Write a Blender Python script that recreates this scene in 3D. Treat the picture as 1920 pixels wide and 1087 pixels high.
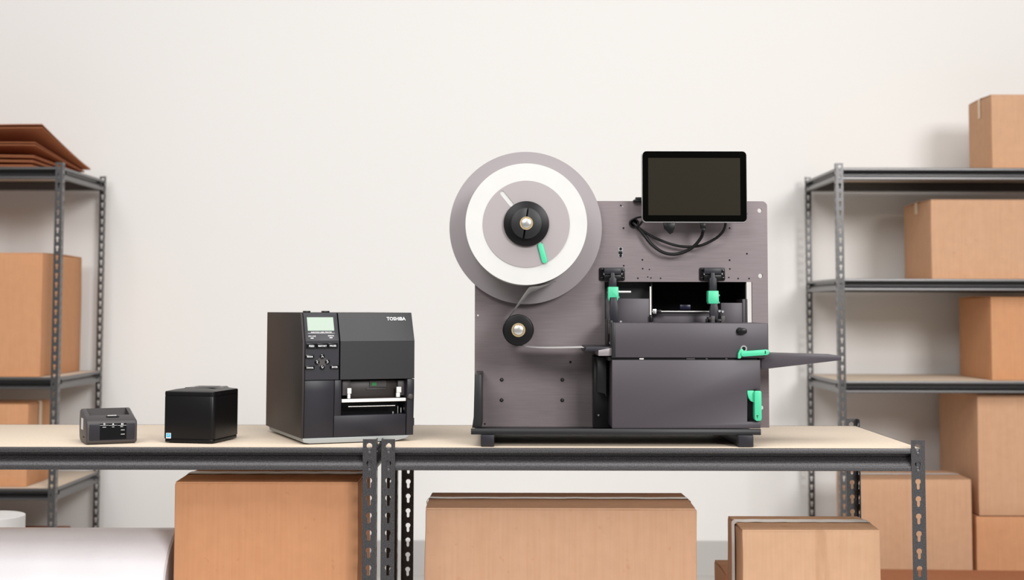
import bpy, bmesh, math, random
from mathutils import Vector, Matrix, noise
from mathutils.geometry import tessellate_polygon

# ------------------------------------------------------------------ reset
for o in list(bpy.data.objects): bpy.data.objects.remove(o)
scene = bpy.context.scene
COL = scene.collection
random.seed(7)

# ------------------------------------------------------------------ camera
FPX, PPX, PPY = 2620.0, 960.0, 406.3          # focal length / principal point, 1920x1087 frame
TILT, ROLL, CAMZ = math.radians(3.75), 0.0018, 1.242
CAM = Vector((0, 0, CAMZ))
_f = Vector((0, math.cos(TILT), math.sin(TILT)))
_u0 = Vector((0, -math.sin(TILT), math.cos(TILT)))
_r = Vector((1, 0, 0)) * math.cos(ROLL) + _u0 * math.sin(ROLL)
_u = Vector((-1, 0, 0)) * math.sin(ROLL) + _u0 * math.cos(ROLL)
cd = bpy.data.cameras.new('camera'); cam = bpy.data.objects.new('camera', cd); COL.objects.link(cam)
cam.matrix_world = Matrix(((_r.x, _u.x, -_f.x, CAM.x), (_r.y, _u.y, -_f.y, CAM.y), (_r.z, _u.z, -_f.z, CAM.z), (0, 0, 0, 1)))
cd.sensor_fit = 'HORIZONTAL'; cd.sensor_width = 36; cd.lens = 36 * FPX / 1920
cd.shift_x = 0; cd.shift_y = -(543.5 - PPY) / 1920
cd.dof.use_dof = True; cd.dof.focus_distance = 3.24; cd.dof.aperture_fstop = 4.2
cd.clip_start = 0.05; cd.clip_end = 60
scene.camera = cam

# ------------------------------------------------------------------ world, lights, exposure
w = bpy.data.worlds.new('studio'); scene.world = w; w.use_nodes = True
bg = w.node_tree.nodes['Background']; bg.inputs[0].default_value = (1.0, 0.985, 0.97, 1); bg.inputs[1].default_value = 0.26

def area(name, loc, target, sx, sy, power, color=(1, 1, 1)):
    l = bpy.data.lights.new(name, 'AREA'); l.shape = 'RECTANGLE'; l.size = sx; l.size_y = sy
    l.energy = power; l.color = color
    o = bpy.data.objects.new(name, l); COL.objects.link(o); o.location = loc
    o.rotation_euler = (Vector(target) - Vector(loc)).to_track_quat('-Z', 'Y').to_euler()
    return o
area('softbox_key', (4.4, -5.5, 4.6), (0.4, 5.5, 1.3), 2.6, 2.6, 830, (1.0, 0.985, 0.97))
area('softbox_front', (-2.4, -5.3, 4.9), (-1.0, 5.5, 1.5), 3.0, 1.8, 320, (1.0, 0.99, 0.98))
area('ceiling_softbox', (0.0, 1.9, 4.1), (0.0, 3.9, 0.6), 6.0, 2.0, 205, (1.0, 0.99, 0.975))

scene.view_settings.view_transform = 'Standard'; scene.view_settings.look = 'None'
scene.view_settings.gamma = 1.0; scene.view_settings.use_curve_mapping = False
scene.view_settings.exposure = -0.37

# ------------------------------------------------------------------ pixel -> place helpers
def ray(u, v): return _f + _r * ((u - PPX) / FPX) - _u * ((v - PPY) / FPX)
def P(u, v, Y):
    d = ray(u, v); return CAM + d * (Y / d.y)
def G(u, v, z):
    d = ray(u, v); return CAM + d * ((z - CAM.z) / d.z)

# ------------------------------------------------------------------ materials
def srgb(r, g, b):
    f = lambda c: (c / 255 / 12.92) if c / 255 <= 0.04045 else ((c / 255 + 0.055) / 1.055) ** 2.4
    return (f(r), f(g), f(b), 1)
def mat(name, col, rough=0.5, metal=0.0, spec=0.5, coat=0.0, bump=None, var=None, coat_rough=0.1, aniso=None):
    """bump=(scale, strength, distance, stretch xyz); var=(scale, amount, stretch xyz)"""
    m = bpy.data.materials.new(name); m.use_nodes = True
    nt = m.node_tree; b = nt.nodes['Principled BSDF']
    b.inputs['Base Color'].default_value = col; b.inputs['Roughness'].default_value = rough
    b.inputs['Metallic'].default_value = metal; b.inputs['Specular IOR Level'].default_value = spec
    b.inputs['Coat Weight'].default_value = coat; b.inputs['Coat Roughness'].default_value = coat_rough
    tc = nt.nodes.new('ShaderNodeTexCoord')
    def noise_node(scale, stretch, detail=3):
        mp = nt.nodes.new('ShaderNodeMapping'); mp.inputs['Scale'].default_value = stretch
        nt.links.new(tc.outputs['Object'], mp.inputs[0])
        n = nt.nodes.new('ShaderNodeTexNoise'); n.inputs['Scale'].default_value = scale; n.inputs['Detail'].default_value = detail
        nt.links.new(mp.outputs[0], n.inputs['Vector']); return n
    if var:
        n = noise_node(var[0], var[2])
        rp = nt.nodes.new('ShaderNodeValToRGB')
        k = var[1]
        rp.color_ramp.elements[0].position = 0.3; rp.color_ramp.elements[1].position = 0.7
        rp.color_ramp.elements[0].color = tuple(c * (1 - k) for c in col[:3]) + (1,)
        rp.color_ramp.elements[1].color = tuple(min(1, c * (1 + k)) for c in col[:3]) + (1,)
        nt.links.new(n.outputs['Fac'], rp.inputs[0]); nt.links.new(rp.outputs[0], b.inputs['Base Color'])
    if bump:
        n = noise_node(bump[0], bump[3])
        bp = nt.nodes.new('ShaderNodeBump'); bp.inputs['Strength'].default_value = bump[1]; bp.inputs['Distance'].default_value = bump[2]
        nt.links.new(n.outputs['Fac'], bp.inputs['Height']); nt.links.new(bp.outputs[0], b.inputs['Normal'])
    return m
U1 = (1, 1, 1)
M = {}
M['wall'] = mat('wall_paint', (0.80, 0.785, 0.765, 1), 0.85, spec=0.2, bump=(60, 0.05, 0.002, U1))
M['floor'] = mat('floor_concrete', (0.62, 0.60, 0.57, 1), 0.55, bump=(20, 0.05, 0.003, U1), var=(3, 0.05, U1))
M['base'] = mat('baseboard_vinyl', (0.44, 0.42, 0.405, 1), 0.55)
M['board'] = mat('particle_board', srgb(221, 204, 184), 0.6, spec=0.3, var=(140, 0.05, U1), bump=(200, 0.05, 0.0008, U1))
M['steel_h'] = mat('hammered_steel', (0.042, 0.039, 0.042, 1), 0.40, metal=0.3, spec=0.6, var=(420, 0.8, U1), bump=(420, 0.35, 0.0012, U1), coat=0.25, coat_rough=0.3)
M['steel_r'] = mat('rack_steel', (0.065, 0.062, 0.063, 1), 0.33, metal=0.4, spec=0.7, var=(420, 0.4, U1), bump=(420, 0.2, 0.001, U1), coat=0.35, coat_rough=0.28)
M['rivet'] = mat('rivet_steel', (0.12, 0.115, 0.12, 1), 0.4, metal=0.6)
def cardboard(name, c, worn=False):
    m = mat(name, c, 0.8, spec=0.15, var=(30, 0.03, (1, 1, 1)), bump=(60, 0.10, 0.0012, (1, 1, 0.3)))
    nt = m.node_tree; N = nt.nodes; b = N['Principled BSDF']; tc = [n for n in N if n.type == 'TEX_COORD'][0]
    src = b.inputs['Base Color'].links[0].from_socket
    def layer(src, scale, stretch, lo, hi, dark):
        mp = N.new('ShaderNodeMapping'); mp.inputs['Scale'].default_value = stretch; nt.links.new(tc.outputs['Object'], mp.inputs[0])
        n = N.new('ShaderNodeTexNoise'); n.inputs['Scale'].default_value = scale; n.inputs['Detail'].default_value = 4; nt.links.new(mp.outputs[0], n.inputs['Vector'])
        r_ = N.new('ShaderNodeValToRGB'); r_.color_ramp.elements[0].position = lo; r_.color_ramp.elements[1].position = hi
        r_.color_ramp.elements[0].color = (1, 1, 1, 1); r_.color_ramp.elements[1].color = (dark, dark * 0.96, dark * 0.92, 1)
        nt.links.new(n.outputs['Fac'], r_.inputs[0])
        mx = N.new('ShaderNodeMix'); mx.data_type = 'RGBA'; mx.blend_type = 'MULTIPLY'; mx.inputs['Factor'].default_value = 1.0
        nt.links.new(src, mx.inputs['A']); nt.links.new(r_.outputs[0], mx.inputs['B']); return mx.outputs['Result']
    src = layer(src, 160, (1, 1, 0.03), 0.35, 0.7, 0.965)           # flute lines
    src = layer(src, 55, (1, 1, 1), 0.67, 0.74, 0.92)              # specks and scuffs
    if worn: src = layer(src, 26, (1, 1, 0.10), 0.62, 0.72, 0.88)  # vertical scuff streaks
    nt.links.new(src, b.inputs['Base Color'])
    return m
CB = [cardboard('cardboard_%s' % n, srgb(*c), n == 'pale') for n, c in
      (('tan', (199, 158, 127)), ('warm', (200, 148, 110)), ('pale', (196, 158, 128)), ('rust', (172, 112, 80)), ('kraft', (188, 149, 121)), ('brown', (190, 138, 102)))]
M['tape'] = mat('packing_tape', (0.86, 0.85, 0.83, 1), 0.25, spec=0.5, bump=(35, 0.5, 0.003, (1, 3, 1)))
M['tape_tan'] = mat('paper_tape', srgb(226, 200, 172), 0.5)
M['wrap'] = mat('bubble_wrap', (0.68, 0.65, 0.67, 1), 0.35, spec=0.5, bump=(160, 0.25, 0.002, U1), var=(8, 0.03, (1, 1, 1)))
M['foam'] = mat('foam_white', (0.82, 0.80, 0.79, 1), 0.6)
M['pl_black'] = mat('plastic_black', (0.006, 0.0055, 0.006, 1), 0.33, spec=0.22, bump=(900, 0.08, 0.0004, U1))
M['pl_gloss'] = mat('plastic_gloss_black', (0.006, 0.006, 0.007, 1), 0.16, spec=0.3)
M['pl_char'] = mat('plastic_charcoal', (0.015, 0.014, 0.020, 1), 0.42, spec=0.4, bump=(1100, 0.12, 0.0004, U1))
M['pl_char2'] = mat('plastic_charcoal_lid', (0.0125, 0.012, 0.014, 1), 0.36, spec=0.55, bump=(900, 0.2, 0.0005, U1), var=(700, 0.25, U1))
M['pl_side'] = mat('printer_side_brown', (0.024, 0.019, 0.017, 1), 0.5, spec=0.35, bump=(1000, 0.15, 0.0004, U1))
M['pl_grey'] = mat('plastic_grey', (0.060, 0.053, 0.054, 1), 0.45, spec=0.4)
M['pl_base'] = mat('plastic_base_grey', (0.33, 0.35, 0.35, 1), 0.5)
M['dark'] = mat('cavity_black', (0.006, 0.006, 0.006, 1), 0.7, spec=0.2)
M['brown'] = mat('print_head_brown', (0.022, 0.016, 0.014, 1), 0.4)
M['anod'] = mat('anodised_plate', (0.205, 0.170, 0.178, 1), 0.46, metal=0.35, spec=0.5, bump=(420, 0.10, 0.0003, (0.04, 1, 1.2)), var=(420, 0.07, (0.04, 1, 1)))
M['cover'] = mat('powder_coat_cover', (0.058, 0.049, 0.059, 1), 0.45, metal=0.1, spec=0.5, bump=(500, 0.06, 0.0004, U1))
M['cover_d'] = mat('powder_coat_dark', (0.009, 0.0085, 0.010, 1), 0.42, spec=0.4)
M['flange'] = mat('flange_grey', (0.36, 0.325, 0.33, 1), 0.42, metal=0.35)
M['disc'] = mat('disc_grey', (0.30, 0.27, 0.28, 1), 0.42, metal=0.35, spec=0.5)
M['paper'] = mat('label_paper', (0.59, 0.585, 0.572, 1), 0.65, spec=0.3, var=(16, 0.02, U1))
M['green'] = mat('green_plastic', srgb(74, 196, 150), 0.42, spec=0.45)
M['steel'] = mat('bright_steel', (0.72, 0.71, 0.69, 1), 0.25, metal=0.9)
M['brass'] = mat('brass', (0.80, 0.62, 0.36, 1), 0.28, metal=0.9)
M['white'] = mat('white_plastic', (0.80, 0.77, 0.75, 1), 0.4)
M['ink'] = mat('printed_white', (0.75, 0.75, 0.76, 1), 0.5)
M['lcd'] = mat('lcd_green', srgb(168, 184, 170), 0.35, spec=0.3)
M['glass'] = mat('screen_glass', srgb(40, 37, 30), 0.22, spec=0.08)
M['bezel'] = mat('screen_bezel', (0.0015, 0.0015, 0.0012, 1), 0.12, spec=0.08)
M['alu'] = mat('aluminium_rim', (0.55, 0.55, 0.56, 1), 0.3, metal=0.9)
M['rubber'] = mat('cable_rubber', (0.007, 0.0065, 0.007, 1), 0.36, spec=0.35)
M['cyan'] = mat('cyan_sticker', srgb(60, 175, 215), 0.4)
M['pcb'] = mat('pcb_green', srgb(30, 120, 60), 0.4)

# ------------------------------------------------------------------ mesh builder
ROOTM = {}
def top_of(o):
    while o.parent: o = o.parent
    return o
class MB:
    def __init__(s): s.v = []; s.f = []
    def add(s, vs, fs):
        n = len(s.v); s.v += [Vector(p) for p in vs]; s.f += [tuple(i + n for i in f) for f in fs]; return s
    def box(s, x0, x1, y0, y1, z0, z1):
        x0, x1 = sorted((x0, x1)); y0, y1 = sorted((y0, y1)); z0, z1 = sorted((z0, z1))
        return s.add([(x0, y0, z0), (x1, y0, z0), (x1, y1, z0), (x0, y1, z0), (x0, y0, z1), (x1, y0, z1), (x1, y1, z1), (x0, y1, z1)],
                     [(0, 3, 2, 1), (4, 5, 6, 7), (0, 1, 5, 4), (1, 2, 6, 5), (2, 3, 7, 6), (3, 0, 4, 7)])
    @staticmethod
    def p3(axis, a, b, t):
        return {'x': (t, a, b), 'y': (a, t, b), 'z': (a, b, t)}[axis]
    def prism(s, poly, axis, t0, t1, poly1=None):
        n = len(poly); q = poly1 or poly
        vs = [s.p3(axis, a, b, t0) for a, b in poly] + [s.p3(axis, a, b, t1) for a, b in q]
        fs = [tuple(range(n))[::-1], tuple(range(n, 2 * n))] + [(i, (i + 1) % n, n + (i + 1) % n, n + i) for i in range(n)]
        return s.add(vs, fs)
    def cyl(s, a, b, r, axis, t0, t1, n=32, r1=None):
        c = lambda rr: [(a + rr * math.cos(2 * math.pi * i / n), b + rr * math.sin(2 * math.pi * i / n)) for i in range(n)]
        return s.prism(c(r), axis, t0, t1, c(r if r1 is None else r1))
    def holed(s, outer, holes, axis, t0, t1):
        loops = [outer] + holes; flat = [p for l in loops for p in l]
        tris = tessellate_polygon([[Vector((a, b, 0)) for a, b in l] for l in loops])
        n = len(flat)
        vs = [s.p3(axis, a, b, t0) for a, b in flat] + [s.p3(axis, a, b, t1) for a, b in flat]
        fs = [tuple(t) for t in tris] + [tuple(i + n for i in t[::-1]) for t in tris]
        k = 0
        for l in loops:
            m = len(l)
            fs += [(k + i, k + (i + 1) % m, n + k + (i + 1) % m, n + k + i) for i in range(m)]; k += m
        return s.add(vs, fs)
    def tube(s, pts, r, n=8):
        pts = [Vector(p) for p in pts]; vs = []; fs = []
        prev = None
        for i, p in enumerate(pts):
            t = (pts[min(i + 1, len(pts) - 1)] - pts[max(i - 1, 0)]).normalized()
            a = prev if prev is not None else (Vector((0, 0, 1)) if abs(t.z) < 0.9 else Vector((1, 0, 0)))
            x = (a - t * a.dot(t)).normalized(); prev = x; y = t.cross(x)
            rr = r[i] if isinstance(r, (list, tuple)) else r
            vs += [p + (x * math.cos(2 * math.pi * k / n) + y * math.sin(2 * math.pi * k / n)) * rr for k in range(n)]
        for i in range(len(pts) - 1):
            fs += [(i * n + k, i * n + (k + 1) % n, (i + 1) * n + (k + 1) % n, (i + 1) * n + k) for k in range(n)]
        fs += [tuple(range(n))[::-1], tuple(range((len(pts) - 1) * n, len(pts) * n))]
        return s.add(vs, fs)
    def map(s, fn): s.v = [Vector(fn(p)) for p in s.v]; return s
    def mesh(s, name, m, bev=0, seg=2, smooth=35, wobble=0):
        bm = bmesh.new()
        bv = [bm.verts.new(p) for p in s.v]
        for f in s.f:
            try: bm.faces.new([bv[i] for i in f])
            except ValueError: pass
        bmesh.ops.recalc_face_normals(bm, faces=bm.faces[:])
        if bev:
            es = [e for e in bm.edges if len(e.link_faces) == 2 and e.calc_face_angle(0) > math.radians(38)]
            bmesh.ops.bevel(bm, geom=es, offset=bev, segments=seg, affect='EDGES', clamp_overlap=True, profile=0.5)
        me = bpy.data.meshes.new(name); bm.to_mesh(me); bm.free()
        me.polygons.foreach_set('use_smooth', [True] * len(me.polygons))
        me.set_sharp_from_angle(angle=math.radians(smooth))
        me.materials.append(m); return me
    def build(s, name, m, parent=None, world=False, **k):
        if world and parent is not None:
            inv = ROOTM[top_of(parent).name].inverted(); s.v = [inv @ p for p in s.v]
        return link(name, s.mesh(name, m, **k), parent)
def link(name, me, parent=None, loc=(0, 0, 0), rotz=0.0, rot=None):
    o = bpy.data.objects.new(name, me); COL.objects.link(o); o.parent = parent
    o.location = loc; o.rotation_euler = rot or (0, 0, rotz); return o
def tag(o, label, cat, group=None):
    o['label'] = label; o['category'] = cat
    if group: o['group'] = group
    return o
def thing(name, label, cat, loc=(0, 0, 0), rotz=0.0, group=None):
    o = bpy.data.objects.new(name, None); COL.objects.link(o); o.empty_display_size = 0.05
    o.location = loc; o.rotation_euler = (0, 0, rotz)
    ROOTM[o.name] = Matrix.Translation(Vector(loc)) @ Matrix.Rotation(rotz, 4, 'Z')
    return tag(o, label, cat, group)
def struct(o): o['kind'] = 'structure'; return o
def stuff(o): o['kind'] = 'stuff'; return o
def rrect(x0, x1, y0, y1, r, n=5):
    if not isinstance(r, (list, tuple)): r = [r] * 4          # bl, br, tr, tl
    out = []
    for (cx, cy, a0), rr in zip(((x0, y0, 180), (x1, y0, 270), (x1, y1, 0), (x0, y1, 90)), r):
        ox = cx + (rr if cx == x0 else -rr); oy = cy + (rr if cy == y0 else -rr)
        if rr <= 0: out.append((cx, cy)); continue
        for i in range(n + 1):
            a = math.radians(a0 + 90 * i / n); out.append((ox + rr * math.cos(a), oy + rr * math.sin(a)))
    return out
def capsule(p, q, r, n=8, r2=None):
    r2 = r if r2 is None else r2
    a = math.atan2(q[1] - p[1], q[0] - p[0]); out = []
    for i in range(n + 1):
        t = a + math.pi / 2 + math.pi * i / n; out.append((p[0] + r * math.cos(t), p[1] + r * math.sin(t)))
    for i in range(n + 1):
        t = a - math.pi / 2 + math.pi * i / n; out.append((q[0] + r2 * math.cos(t), q[1] + r2 * math.sin(t)))
    return out
def circle(cx, cy, r, n=16): return [(cx + r * math.cos(2 * math.pi * i / n), cy + r * math.sin(2 * math.pi * i / n)) for i in range(n)]
def text(name, s, size, m, parent, mtx, depth=0.0002, bold=0.0, sx=1.0):
    c = bpy.data.curves.new(name, 'FONT'); c.body = s; c.size = size; c.align_x = 'CENTER'; c.align_y = 'CENTER'
    c.extrude = depth; c.offset = bold; c.resolution_u = 3
    t = bpy.data.objects.new('tmp', c); COL.objects.link(t)
    bpy.context.view_layer.update()
    me = bpy.data.meshes.new_from_object(t.evaluated_get(bpy.context.evaluated_depsgraph_get()))
    bpy.data.objects.remove(t); bpy.data.curves.remove(c)
    me.name = name; me.transform(mtx @ Matrix.Diagonal((sx, 1, 1, 1))); me.materials.clear(); me.materials.append(m)
    return link(name, me, parent)
STAND = Matrix.Rotation(math.pi / 2, 4, 'X')       # text plane xy -> xz facing -y

# ------------------------------------------------------------------ setting
YWALL, BT, YF, YB = 6.64, 0.93, 3.16, 3.775       # back wall, bench top, bench front and back
struct(MB().box(-6, 6, YWALL, YWALL + 0.12, 0, 4.2).build('wall_back', M['wall']))
struct(MB().box(-6, 6, -1.5, YWALL, -0.1, 0).build('floor', M['floor']))
struct(MB().prism([(YWALL, 0), (YWALL, 0.156), (YWALL - 0.008, 0.156), (YWALL - 0.012, 0.148), (YWALL - 0.012, 0.02), (YWALL - 0.022, 0.0)], 'x', -6, 6).build('baseboard_back', M['base']))

# ------------------------------------------------------------------ boltless shelving
PW, PT, PITCH = 0.0308, 0.0017, 0.0385
def keyhole(cx, ztop):
    r, hw = 0.0064, 0.0034
    zc = ztop - 0.0085 - r; zb = ztop - 0.0085 - 0.0243 + hw
    out = []; a0 = math.asin(hw / r)
    for i in range(13):
        a = -math.pi / 2 + a0 + (2 * math.pi - 2 * a0) * i / 12; out.append((cx + r * math.cos(a), zc + r * math.sin(a)))
    for i in range(5):
        a = math.pi + math.pi * i / 4; out.append((cx + hw * math.cos(a), zb + hw * math.sin(a)))
    return out
def post_mesh(h, sx, sy, m, name='post'):
    """angle post, outer corner at the origin, flanges running +sx along x and +sy along y"""
    b = MB(); n = int(h / PITCH)
    for fl in (0, 1):
        lo = 0.0 if fl == 0 else PT
        cells = []
        for i in range(n):
            zt = h - i * PITCH; zb = zt - PITCH if i < n - 1 else 0.0
            cells.append((zb, zt))
        for zb, zt in cells:
            outer = [(lo, zb), (PW, zb), (PW, zt), (lo, zt)]
            hole = keyhole(PW * 0.52, zt)
            loops = [outer, hole]; flat = outer + hole; k = len(flat)
            tris = tessellate_polygon([[Vector((p[0], p[1], 0)) for p in l] for l in loops])
            def to3(p, t): return (sx * p[0], sy * t, p[1]) if fl == 0 else (sx * t, sy * p[0], p[1])
            vs = [to3(p, 0.0) for p in flat] + [to3(p, PT) for p in flat]
            fs = [tuple(t) for t in tris] + [tuple(i + k for i in t[::-1]) for t in tris]
            fs += [(4 + i, 4 + (i + 1) % len(hole), k + 4 + (i + 1) % len(hole), k + 4 + i) for i in range(len(hole))]
            fs += [(1, 2, k + 2, k + 1), (0, 3, k + 3, k + 0)]
            b.add(vs, fs)
        zt = h
        q = [(lo, h), (PW, h)]
        def to3(p, t): return (sx * p[0], sy * t, p[1]) if fl == 0 else (sx * t, sy * p[0], p[1])
        b.add([to3(q[0], 0), to3(q[1], 0), to3(q[1], PT), to3(q[0], PT)], [(0, 1, 2, 3)])
    return b.mesh(name, m, smooth=30)
def beam_mesh(L, m, g=0.060):
    """step beam along x, face towards -y, top lip at z=0, groove g deep, ledge for the board behind the lip"""
    pr = [(0.0022, 0), (0.0006, -0.0008), (0, -0.0025), (0, -0.0100), (0.001, -0.0118), (0.003, -0.0125), (g, -0.0128), (g, -0.0300 if g > 0.03 else -0.0190)]
    pr += [(g * 0.6, -0.0330), (g * 0.35, -0.0352), (g * 0.15, -0.0376)] if g > 0.03 else [(g * 0.72, -0.0245), (g * 0.40, -0.0312), (g * 0.18, -0.0360)]
    pr += [(0.002, -0.0392), (0.0003, -0.0405), (0, -0.0420), (0, -0.0495), (0.0015, -0.0505)]
    pr += [(g + 0.002, -0.0505), (g + 0.002, -0.0112), (0.0032, -0.0112), (0.0032, 0)]
    return MB().prism(pr, 'x', -L / 2, L / 2).mesh('beam', m, smooth=25)
RIVET = MB().cyl(0, 0, 0.0033, 'y', -0.0014, 0.002, n=14).mesh('rivet', M['rivet'], bev=0.0006)
def shelving(label, x0, x1, yf, yb, ztop, levels, m, rivets=True, groove=0.060):
    r = thing('shelving_unit', label, 'shelf', ((x0 + x1) / 2, (yf + yb) / 2, 0))
    X, Y = (x1 - x0) / 2, (yb - yf) / 2
    for sx in (1, -1):
        for sy in (1, -1):
            link('post', post_mesh(ztop, sx, sy, m), r, (-sx * X, -sy * Y, 0))
    bl = beam_mesh(2 * X - 2 * PT - 0.001, m, groove); bs = beam_mesh(2 * Y - 2 * PT - 0.001, m, 0.015)
    bd = MB().box(-X + 0.0056, X - 0.0056, -Y + 0.0056, Y - 0.0056, -0.0108, -0.0004).mesh('shelf_board', M['board'], bev=0.0005)
    e = PT + 0.0002
    for z in levels:
        link('beam', bl, r, (0, -Y + e, z)); link('beam', bl, r, (0, Y - e, z), math.pi)
        link('beam', bs, r, (X - e, 0, z), math.pi / 2); link('beam', bs, r, (-X + e, 0, z), -math.pi / 2)
        link('shelf_board', bd, r, (0, 0, z))
        if rivets:
            for sx in (1, -1):
                i0 = int((ztop - z + 0.003) / PITCH)
                for i in (i0, i0 + 1):
                    zr = ztop - i * PITCH - 0.0085 - 0.0243 + 0.0036
                    link('rivet', RIVET, r, (-sx * (X - PW * 0.52), -Y, zr))
                    link('rivet', RIVET, r, (-sx * X, -Y + PW * 0.52, zr), -sx * math.pi / 2)
    return r
XL, XR = P(715, 840, YF).x, P(1734, 840, YF).x
ZP = P(1722, 825, YF).z
SHZ = 0.42                                       # lower shelf of the two benches
shelving('dark hammered-steel shelving bench carrying the large label machine', XL, XR, YF, YB, ZP, [BT, SHZ], M['steel_h'], groove=0.022)
XLR = P(706, 840, YF).x
shelving('dark hammered-steel shelving bench carrying the three small printers', XLR - 1.22, XLR, YF, YB, ZP, [BT, SHZ], M['steel_h'], groove=0.022)
RF, RB = 5.92, 6.56
zl = lambda v, u: P(u, v, RF).z
LS = [zl(312.5, 110), zl(707, 105), zl(915.5, 100), 0.10]
RS = [zl(314, 1575), zl(522, 1575), zl(714, 1580), 0.06]
LRX, RRX = -1.912, 1.378
shelving('grey steel storage rack at the left wall with flattened cartons on top', LRX - 1.22, LRX, RF, RB, zl(304, 110), LS, M['steel_r'])
shelving('grey steel storage rack at the right wall filled with cartons', RRX, RRX + 1.22, RF, RB, zl(305.5, 1572), RS, M['steel_r'])

# ------------------------------------------------------------------ cartons
def carton(label, x0, x1, y0, y1, z0, z1, cb, tape='tape', drop=0.06, rotz=0.0, sag=0.004, tw=0.048, group=None, seed=0, wob=0.0025, end=True):
    """closed shipping carton: body, two long top flaps meeting along x, tape over the seam"""
    cx, cy = (x0 + x1) / 2, (y0 + y1) / 2
    r = thing('cardboard_box', label, 'box', (cx, cy, z0), rotz, group)
    X, Y, H = (x1 - x0) / 2, (y1 - y0) / 2, z1 - z0
    bm = bmesh.new()
    bmesh.ops.create_cube(bm, size=1.0)
    for v in bm.verts: v.co = Vector((v.co.x * 2 * X, v.co.y * 2 * Y, (v.co.z + 0.5) * (H - 0.004)))
    bmesh.ops.bevel(bm, geom=bm.edges[:], offset=0.003, segments=2, affect='EDGES', profile=0.5)
    bmesh.ops.subdivide_edges(bm, edges=[e for e in bm.edges if e.calc_length() > 0.05], cuts=7, use_grid_fill=True)
    off = Vector((seed * 3.1, seed * 1.7, seed))
    for v in bm.verts:
        n = noise.noise_vector(v.co * 7 + off)
        k = min(1.0, (v.co.z) / 0.05)
        v.co.x += n.x * wob * k; v.co.y += n.y * wob * k
    me = bpy.data.meshes.new('body'); bm.to_mesh(me); bm.free()
    me.polygons.foreach_set('use_smooth', [True] * len(me.polygons)); me.set_sharp_from_angle(angle=math.radians(40))
    me.materials.append(cb); link('body', me, r)
    rise = sag
    for s in (-1, 1):
        b = MB(); n = 10
        for i in range(n):
            xa, xb = -X + 0.001 + (2 * X - 0.002) * i / n, -X + 0.001 + (2 * X - 0.002) * (i + 1) / n
        top = []
        for i in range(n + 1):
            x = -X + 0.0015 + (2 * X - 0.003) * i / n
            w_ = noise.noise(Vector((x * 6, s * 3.0, seed))) * 0.0010
            ro = [(x, s * (Y - 0.001), H - 0.0045), (x, s * 0.003 + w_, H - 0.0045 + rise + w_), (x, s * 0.003 + w_, H - 0.0005 + rise + w_), (x, s * (Y - 0.002), H - 0.0005)]
            top.append(ro)
        vs = [p for ro in top for p in ro]; fs = [(0, 1, 2, 3), tuple(4 * n + i for i in (3, 2, 1, 0))]
        for i in range(n):
            for k in range(4): fs.append((4 * i + k, 4 * i + 4 + k, 4 * i + 4 + (k + 1) % 4, 4 * i + (k + 1) % 4))
        b.add(vs, fs).build('flap', cb, r)
    if tape:
        t = M[tape]; b = MB(); n = 14; hh = tw / 2
        path = [(-X - 0.0012 - wob * 0.6, H - drop)] + [(-X - 0.0012 - wob * 0.6, H - drop + (drop - 0.001) * i / 4) for i in range(1, 5)]
        path += [(-X + 0.003 + (2 * X - 0.006) * i / n, H + 0.0014 + rise + 0.0004 * math.sin(i * 2.3 + seed)) for i in range(n + 1)]
        path += [(X + 0.0012 + wob * 0.6, H - 0.001 - (drop - 0.001) * i / 4) for i in range(5)]
        vs = []; fs = []
        for i, (x, z) in enumerate(path):
            j = 0.0005 * math.sin(i * 1.9 + seed * 2)
            zz = rise * 0.5 if -X < x < X else 0.0
            vs += [(x, -hh + j, z - zz * hh / Y * 2), (x, j, z), (x, hh + j, z - zz * hh / Y * 2)]
        for i in range(len(path) - 1):
            fs += [(3 * i, 3 * i + 1, 3 * i + 4, 3 * i + 3), (3 * i + 1, 3 * i + 2, 3 * i + 5, 3 * i + 4)]
        o = b.add(vs, fs).build('tape', t, r, smooth=60)
    return r
def carton_px(label, u0, u1, vtop, yfront, depth, zbase, cb, **k):
    um = (u0 + u1) / 2
    a, b_, t = P(u0, vtop, yfront), P(u1, vtop, yfront), P(um, vtop, yfront)
    return carton(label, a.x, b_.x, yfront, yfront + depth, zbase + 0.0006, t.z, cb, **k)
# under the benches
carton_px('tall open-seamed tan box under the bench beneath the label printer', 328, 672, 903, 3.225, 0.275, SHZ, CB[5], seed=1, drop=0.03)
carton_px('wide long tan box with white taped seam under the large machine', 797, 1305, 952, 3.24, 0.27, SHZ, CB[4], seed=2, drop=0.01, tw=0.03, sag=0.004, wob=0.004)
carton_px('worn creased box with tape down its left side under the right bench', 1391, 1651, 993, 3.235, 0.215, SHZ, CB[2], seed=3, drop=0.2, tw=0.045, wob=0.0035)
carton_px('small low box barely showing behind the worn creased box', 1361, 1500, 1076, 3.52, 0.2, SHZ, CB[1], seed=4, tape=None)
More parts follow.
